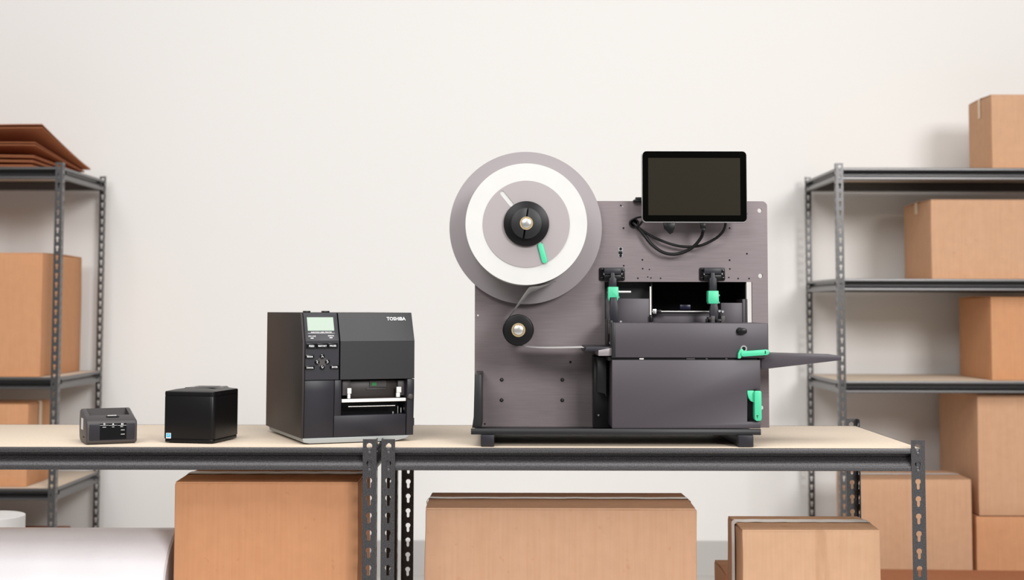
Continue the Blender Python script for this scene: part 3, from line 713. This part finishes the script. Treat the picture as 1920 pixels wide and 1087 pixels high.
# paper web: roll -> roller -> feed table
rr_ = R2 + 0.0006
YW0, YW1 = YR + 0.004, YP - 0.04
pairs = []                                                   # (front edge, back edge): the web sags off the roll, then runs to the roller
for (u, v), (u2, v2) in (((1046, 526.5), (1040, 527.5)), ((1030, 532.2), (1027, 534)), ((1012, 535.8), (1014, 540)), ((998, 537.2), (1004, 544.5)), ((992, 538.6), (997, 547)), ((987, 545), (991, 551.5)), ((980, 555), (983, 561)), ((968, 573), (970, 576)), ((955, 592), (956, 594))):
    pairs.append((P(u, v, YW0), P(u2, v2, YW1)))
arcp = [(cx2 + rr_ * math.cos(math.radians(a)), cz2 + rr_ * math.sin(math.radians(a))) for a in range(158, 281, 8)]
e0 = arcp[-1]; e1 = c2(1096, 651.6, YR)
arcp += [(e0[0] + (e1[0] - e0[0]) * t, e0[1] + (e1[1] - e0[1]) * t - 0.004 * math.sin(math.pi * t ** 0.6)) for t in [i / 12 for i in range(1, 13)]]
pairs += [(Vector((x, YW0, z)), Vector((x, YW1, z))) for x, z in arcp]
vs = [p for pr_ in pairs for p in pr_]
fs = [(2 * i, 2 * i + 1, 2 * i + 3, 2 * i + 2) for i in range(len(pairs) - 1)]
MB().add(vs, fs).build('paper_web', M['paper'], roll, world=True, smooth=60)
# feed table + grey angle
mpoly('feed_table', [(1099, 650.5), (1150, 650), (1150, 658), (1096.5, 658)], YR - 0.002, YP, M['pl_char'])
mpoly('feed_angle', [(1122, 656.5), (1147, 651.8), (1147, 667), (1122, 667)], YR - 0.004, YP - 0.03, M['disc'])
# left flank of the print module
mbox('module_flank', 1113.5, 1146, 668, 802, YP - 0.07, YP, M['cover_d'])
mpoly('flank_panel', [(1120, 670), (1137, 670), (1137, 744), (1134, 738), (1120, 735)], YP - 0.12, YP - 0.0705, M['cover_d'])
x, z = c2(1122, 778, YP - 0.0701); MB().cyl(x, z, 0.0022, 'y', YP - 0.073, YP - 0.069, n=12).build('bolt', M['steel'], TM, world=True)
mbox('link_post', 1139.5, 1149, 600, 650, YP - 0.12, YP - 0.02, M['pl_black'])
mbox('link_pin', 1140.5, 1144, 607, 626, YP - 0.124, YP - 0.1195, M['pl_grey'], bev=0.0006)
x, z = c2(1144.5, 643, YP - 0.13); MB().cyl(x, z, 2.3 / KP, 'y', YP - 0.131, YP - 0.118, n=14).build('link_screw', M['steel'], TM, world=True)
# covers
YC = YM + 0.004
uc = mbox('upper_cover', 1147.5, 1440.5, 605.5, 670.5, YC, YP, M['cover'], bev=0.002)
mbox('cover_hinge_edge', 1147.0, 1154, 604.5, 671, YC - 0.001, YC + 0.03, M['cover_d'], uc)
# lower cover with a notch at its right end for the lever
pts = [(1147.5, 674.5), (1426, 674.5), (1426, 731.5), (1401.5, 731.5), (1401.5, 790.5), (1426.5, 790.5), (1426.5, 803), (1147.5, 803)]
lc = mpoly('lower_cover', pts, YC, YP - 0.02, M['cover'], bev=0.0018)
mbox('notch_liner', 1401, 1425, 731, 791, YC + 0.03, YC + 0.034, M['cover_d'], lc, bev=0)
mbox('module_core', 1140, 1420, 669.5, 676, YC + 0.006, YP, M['dark'], bev=0)
for u0, u1 in ((1199, 1207), (1287, 1303), (1323, 1327), (1360, 1364)):
    mbox('gap_detail', u0, u1, 671.3, 673.6, YC + 0.003, YC + 0.007, M['white'] if u0 == 1199 else M['pl_grey'], bev=0)
# knob on the upper cover
x, z = c2(1387, 620.5, YC)
kn = MB().cyl(x, z, 6.8 / KM, 'y', YC - 0.003, YC + 0.001, n=28).build('cover_knob', M['pl_black'], TM, world=True, bev=0.001)
mpoly('knob_wing', [(u, v) for u, v in [(1386, 614.8), (1396, 614.8), (1400, 617), (1401, 620.5), (1400, 624.5), (1396, 626.6), (1386, 626.6), (1383, 620.5)]], YC - 0.010, YC - 0.0028, M['pl_black'], kn, bev=0.0014)
# green levers
x, z = c2(1394.5, 653.5, YC)
MB().holed(circle(x, z, 6.2 / KM, 24), [circle(x, z, 3.6 / KM, 16)], 'y', YC - 0.0012, YC + 0.001).build('washer', M['alu'], TM, world=True, smooth=30)
MB().cyl(x, z, 3.4 / KM, 'y', YC - 0.0018, YC + 0.001, n=16).build('washer_screw', M['dark'], TM, world=True)
lv = MB().prism(capsule(c2(1392.5, 663, YC), c2(1435.5, 660, YC), 5.0 / KM, r2=5.2 / KM), 'y', YC - 0.014, YC - 0.002).build('release_lever', M['green'], TM, world=True, bev=0.0016)
mpoly('lever_head', [(1384, 672), (1384.5, 662), (1388, 655.5), (1391, 653), (1394, 656), (1397, 665), (1391, 667.5), (1388.5, 672)], YC - 0.010, YC + 0.001, M['green'], lv)
mpoly('lever_mark', [(1434, 657.5), (1436, 657.5), (1436, 663), (1434, 663)], YC - 0.0142, YC - 0.013, M['cover_d'], lv, bev=0)
lv = MB().prism(rrect(*(lambda a: (a[0], a[1], a[2], a[3]))(px(1413.5, 1426.5, 732, 788.5, YC)), [0.006, 0.006, 0.004, 0.003]), 'y', YC - 0.012, YC + 0.02).build('release_lever', M['green'], TM, world=True, bev=0.0016)
mpoly('lever_head', [(1401.5, 732), (1414, 732), (1414, 754.5), (1408, 752), (1403.5, 745.5), (1401.5, 738)], YC - 0.002, YC + 0.02, M['green'], lv)
mpoly('lever_head', [(1414, 732.5), (1423, 732.5), (1422, 729.5), (1415.5, 729.5)], YC - 0.006, YC + 0.02, M['pl_black'], lv)
mpoly('lever_mark', [(1418, 778.5), (1422, 778.5), (1422, 780), (1420.6, 780), (1420.6, 784), (1419.4, 784), (1419.4, 780), (1418, 780)], YC - 0.0122, YC - 0.011, M['cover_d'], lv, bev=0)
# output tray
tr = MB()
p0 = [c2(u, v, YC + 0.03) for u, v in ((1427, 662.5), (1546, 664), (1548, 665.2), (1577.5, 667), (1577.5, 675), (1427, 692.5))]
tr.prism(p0, 'y', YC + 0.03, YC + 0.033)
z1 = p0[0][1]
tray = tr.build('output_tray', M['cover'], TM, world=True, bev=0.0006)
q0, q1 = p0[0], p0[3]
b = MB(); b.add([(q0[0], YC + 0.033, q0[1]), (q1[0], YC + 0.033, q1[1]), (q1[0], YP - 0.03, q1[1]), (q0[0], YP - 0.03, q0[1]),
                 (q0[0], YC + 0.033, q0[1] - 0.002), (q1[0], YC + 0.033, q1[1] - 0.002), (q1[0], YP - 0.03, q1[1] - 0.002), (q0[0], YP - 0.03, q0[1] - 0.002)],
                [(0, 1, 2, 3), (7, 6, 5, 4), (0, 4, 5, 1), (1, 5, 6, 2), (2, 6, 7, 3), (3, 7, 4, 0)])
b.build('tray_deck', M['cover'], tray, world=True)
mbox('tray_mount', 1424, 1434, 664, 690, YC + 0.033, YP, M['cover'], tray, bev=0)
# behind the window: printing module
YI = YP + 0.0095
mbox('module_panel', 1128, 1218.3, 520, 640, YI + 0.05, YI + 0.054, M['cover_d'], bev=0)
mbox('module_step', 1134, 1218, 559.5, 640, YI + 0.004, YI + 0.05, M['cover'])
mbox('edge_strip', 1218.6, 1221.2, 537, 590, YI, YI + 0.01, M['white'], bev=0)
a, c, z0, z1 = px(1221.5, 1402.5, 522, 640, YI)
MB().box(a, c, YI + 0.22, YI + 0.224, z0, z1 + 0.02).build('module_back', M['dark'], TM, world=True)
MB().box(a, c, YI + 0.001, YI + 0.22, z1 + 0.016, z1 + 0.02).build('module_roof', M['dark'], TM, world=True)
MB().box(a, a + 0.003, YI + 0.01, YI + 0.22, z0, z1 + 0.016).build('module_wall', M['cover_d'], TM, world=True)
MB().box(c - 0.006, c - 0.003, YI + 0.001, YI + 0.22, z0, z1 + 0.016).build('module_wall', M['cover_d'], TM, world=True)
mbox('module_apron', 1224, 1332, 587.5, 640, YI + 0.03, YI + 0.034, M['cover'], bev=0.0008)
x0_, z_ = c2(1222, 584, YI + 0.01); x1_, _ = c2(1346, 583, YI + 0.01)
sh = MB().cyl(YI + 0.01, z_, 1.9 / KP, 'x', x0_, x1_, n=16).build('guide_shaft', M['steel'], TM, world=True)
mbox('shaft_bush', 1232, 1240, 580.5, 588, YI, YI + 0.02, M['pl_black'], sh); mbox('shaft_collar', 1224, 1231, 579, 588, YI + 0.001, YI + 0.02, M['alu'], sh)
mbox('sensor', 1275, 1295, 571, 580, YI + 0.1, YI + 0.12, mat('sensor_blue', (0.02, 0.02, 0.06, 1), 0.3))
mbox('module_block', 1352, 1392, 567.5, 640, YI + 0.004, YI + 0.12, M['cover']); mbox('module_block', 1392.5, 1402, 560.5, 640, YI + 0.002, YI + 0.1, M['cover'])
mbox('shaft_bearing', 1218.5, 1223, 591, 605, YI - 0.006, YI + 0.004, M['pl_black'])
# hinge brackets with arms
for du, vg0, vg1, pin in ((0, 537.5, 557.5, True), (188.0, 545, 567.5, False)):
    hp = mbox('hinge_plate', 1123.3 + du, 1171.5 + du, 501.5, 526, YP - 0.004, YP, M['pl_black'], r=0.004, bev=0.0008)
    mbox('hinge_boss', 1132.5 + du, 1165 + du, 502, 514, YP - 0.022, YP - 0.004, M['pl_char'], hp, bev=0.002)
    for u, v in ((1128, 505.8), (1167, 508.3), (1128.2, 521.6), (1167.2, 521.6)):
        x, z = c2(u + du, v, YP - 0.004); MB().cyl(x, z, 3.0 / KP, 'y', YP - 0.0065, YP - 0.0038, n=16).build('screw', M['pl_gloss'], hp, world=True, bev=0.0007)
    mbox('hinge_barrel', 1132.5 + du, 1165 + du, 514.2, 525, YP - 0.016, YP - 0.004, M['pl_black'], hp, bev=0.001)
    for u in (1131.8, 1165.5):
        mbox('hinge_pin', u + du, u + du + 1.4, 511.5, 515, YP - 0.02, YP - 0.016, M['steel'], hp, bev=0)
    arm = mpoly('hinge_arm', [(1145.5 + du, 511), (1152 + du, 511), (1153 + du, 520), (1156 + du, 522), (1156.3 + du, vg0 + 2), (1142.5 + du, vg0 + 2), (1142.5 + du, 522), (1145 + du, 520)], YP - 0.040, YP - 0.020, M['pl_char'])
    gb = mpoly('arm_clamp', [(1140.5 + du, vg0), (1159.5 + du, vg0), (1160.3 + du, vg1), (1157 + du, vg1 + 8), (1156 + du, vg1), (1144 + du, vg1), (1142 + du, vg1 + 8), (1140 + du, vg1)] if pin else
               [(1140.5 + du, vg0), (1159.5 + du, vg0), (1160.3 + du, vg1 - 3), (1159 + du, vg1 + 2), (1141.5 + du, vg1 + 2), (1140 + du, vg1 - 3)], YP - 0.052, YP - 0.018, M['green'], arm, bev=0.0012)
    for u, v in ((1139, vg0 + 9), (1139, vg1 - 1), (1160, vg1 - 2), (1160, vg0 + 7)):
        mbox('clamp_screw', u - 0.4 + du, u + 1.6 + du, v, v + 3, YP - 0.04, YP - 0.036, M['steel'], gb, bev=0)
    if pin:
        x0_, z_ = c2(1159 + du, 547, YP - 0.045); x1_, _ = c2(1183 + du, 547, YP - 0.045)
        MB().cyl(YP - 0.045, z_, 1.8 / KP, 'x', x0_, x1_, n=14).build('clamp_pin', M['white'], gb, world=True)
    mpoly('lower_arm', [(1145 + du, vg1 - 2), (1156.5 + du, vg1 - 2), (1160 + du, 585), (1158 + du, 608), (1146 + du, 608), (1143.5 + du, 585)], YP - 0.050, YP - 0.030, M['pl_char'], arm, bev=0.0008)
    for k in range(4 if not pin else 1):
        mbox('arm_clip', 1136 + du + k * 9.5, 1143 + du + k * 9.5, 598 - (k % 2) * 6, 605, YP - 0.06, YP - 0.045, M['pl_grey'] if k % 2 else M['pl_black'], arm, bev=0.0006)
mbox('arm_joint', 1348, 1354, 580, 606, YP - 0.05, YP - 0.03, M['pl_black']); mbox('arm_joint', 1327, 1333, 594, 606, YP - 0.06, YP - 0.04, M['pl_black'])
for u, v in ((1349, 583), (1355, 584), (1325, 601), (1352, 600), (1164, 603)):
    x, z = c2(u, v, YP - 0.052); MB().cyl(x, z, 2.2 / KP, 'y', YP - 0.054, YP - 0.049, n=12).build('joint_screw', M['alu'], TM, world=True)
# tablet screen with mount and cables
YS = YP - 0.085
a, c, z0, z1 = px(1203.8, 1400.6, 283.2, 417.3, YS)
scr = MB().prism(rrect(a, c, z0, z1, 0.010, 6), 'y', YS + 0.0012, YS + 0.02).build('screen_housing', M['alu'], TM, world=True, bev=0.0015)
gl = MB().prism(rrect(a + 0.0012, c - 0.0012, z0 + 0.0022, z1 - 0.0006, 0.0092, 6), 'y', YS - 0.0006, YS + 0.002).build('screen_bezel', M['bezel'], scr, world=True)
mbox('display', 1215.5, 1388, 296, 403.5, YS - 0.0012, YS, M['glass'], gl, bev=0)
zc_ = P(1300, 395, YP).z
MB().box(P(1285, 390, YP).x, P(1330, 390, YP).x, YS + 0.02, YP, zc_ - 0.03, zc_ + 0.012).build('screen_arm', M['pl_black'], TM, world=True, bev=0.002)
mbox('screen_clip', 1188, 1215, 374, 378.5, YP - 0.02, YP + 0.012, M['pl_black']); mbox('screen_clip', 1192, 1215, 369.5, 376, YP - 0.012, YP + 0.012, M['pl_black'])
def cable(name, pts, r_, m=M['rubber']):
    base = [P(u, v, y) for u, v, y in pts]; out = []
    n = len(base)
    for i in range(n - 1):
        p0_, p1_, p2_, p3_ = base[max(i - 1, 0)], base[i], base[i + 1], base[min(i + 2, n - 1)]
        for k in range(8):
            t = k / 8; out.append(0.5 * ((2 * p1_) + (p2_ - p0_) * t + (2 * p0_ - 5 * p1_ + 4 * p2_ - p3_) * t * t + (3 * p1_ - p0_ - 3 * p2_ + p3_) * t ** 3))
    out.append(base[-1])
    return MB().tube(out, r_, 10).build(name, m, TM, world=True, smooth=80)
x, z = c2(1188.5, 418.5, YP)
MB().holed(circle(x, z, 9.6 / KP, 28), [circle(x, z, 6.4 / KP, 28)], 'y', YP - 0.003, YP + 0.008).build('grommet', M['rubber'], TM, world=True, bev=0.001)
MB().cyl(x, z, 8 / KP, 'y', YP + 0.0085, YP + 0.03, n=20).build('grommet_liner', M['dark'], TM, world=True)
c_ = cable('cable', [(1186, 419, YP + 0.01), (1190, 420, YP - 0.01), (1204, 435, YP - 0.018), (1222, 458, YP - 0.022), (1246, 474, YP - 0.025), (1272, 475.5, YP - 0.03), (1298, 464, YP - 0.04), (1314, 446, YP - 0.055), (1318.5, 432, YP - 0.07)], 3.0 / KP)
mbox('cable_plug', 1314, 1323.5, 418, 428, YS + 0.006, YS + 0.016, M['pl_black'], c_); mbox('plug_relief', 1316, 1322, 427.5, 434, YS + 0.007, YS + 0.015, M['pl_black'], c_)
cable('cable', [(1188, 417, YP + 0.01), (1192, 422, YP - 0.012), (1210, 436, YP - 0.014), (1240, 451, YP - 0.02), (1275, 461.5, YP - 0.022), (1310, 461, YP - 0.03), (1340, 448, YP - 0.04), (1356, 433, YP - 0.055), (1361, 417, YP - 0.07)], 2.5 / KP)
cable('cable', [(1186, 416, YP + 0.01), (1190, 410, YP - 0.012), (1199, 407, YP - 0.03), (1212, 406, YP - 0.05)], 2.0 / KP)
cable('cable', [(1189, 421, YP + 0.01), (1193, 425, YP - 0.02), (1200, 421, YP - 0.03), (1206, 411, YP - 0.05)], 1.8 / KP)
mpoly('stub_connector', [(1244, 417), (1267, 417), (1265, 427), (1262, 436), (1257, 439), (1246, 428)], YS + 0.005, YS + 0.017, M['pl_black'])
# small toggle on the plate
tg = mbox('toggle_plate', 1159.5, 1168, 463.5, 481.5, YP - 0.001, YP, M['alu'], r=0.002, bev=0)
for v in (466.5, 479):
    x, z = c2(1163.7, v, YP); MB().cyl(x, z, 2.6 / KP, 'y', YP - 0.003, YP, n=14).build('screw', M['pl_black'], tg, world=True)
mbox('toggle', 1160.3, 1167.2, 470.5, 476, YP - 0.004, YP, M['pl_black'], tg)
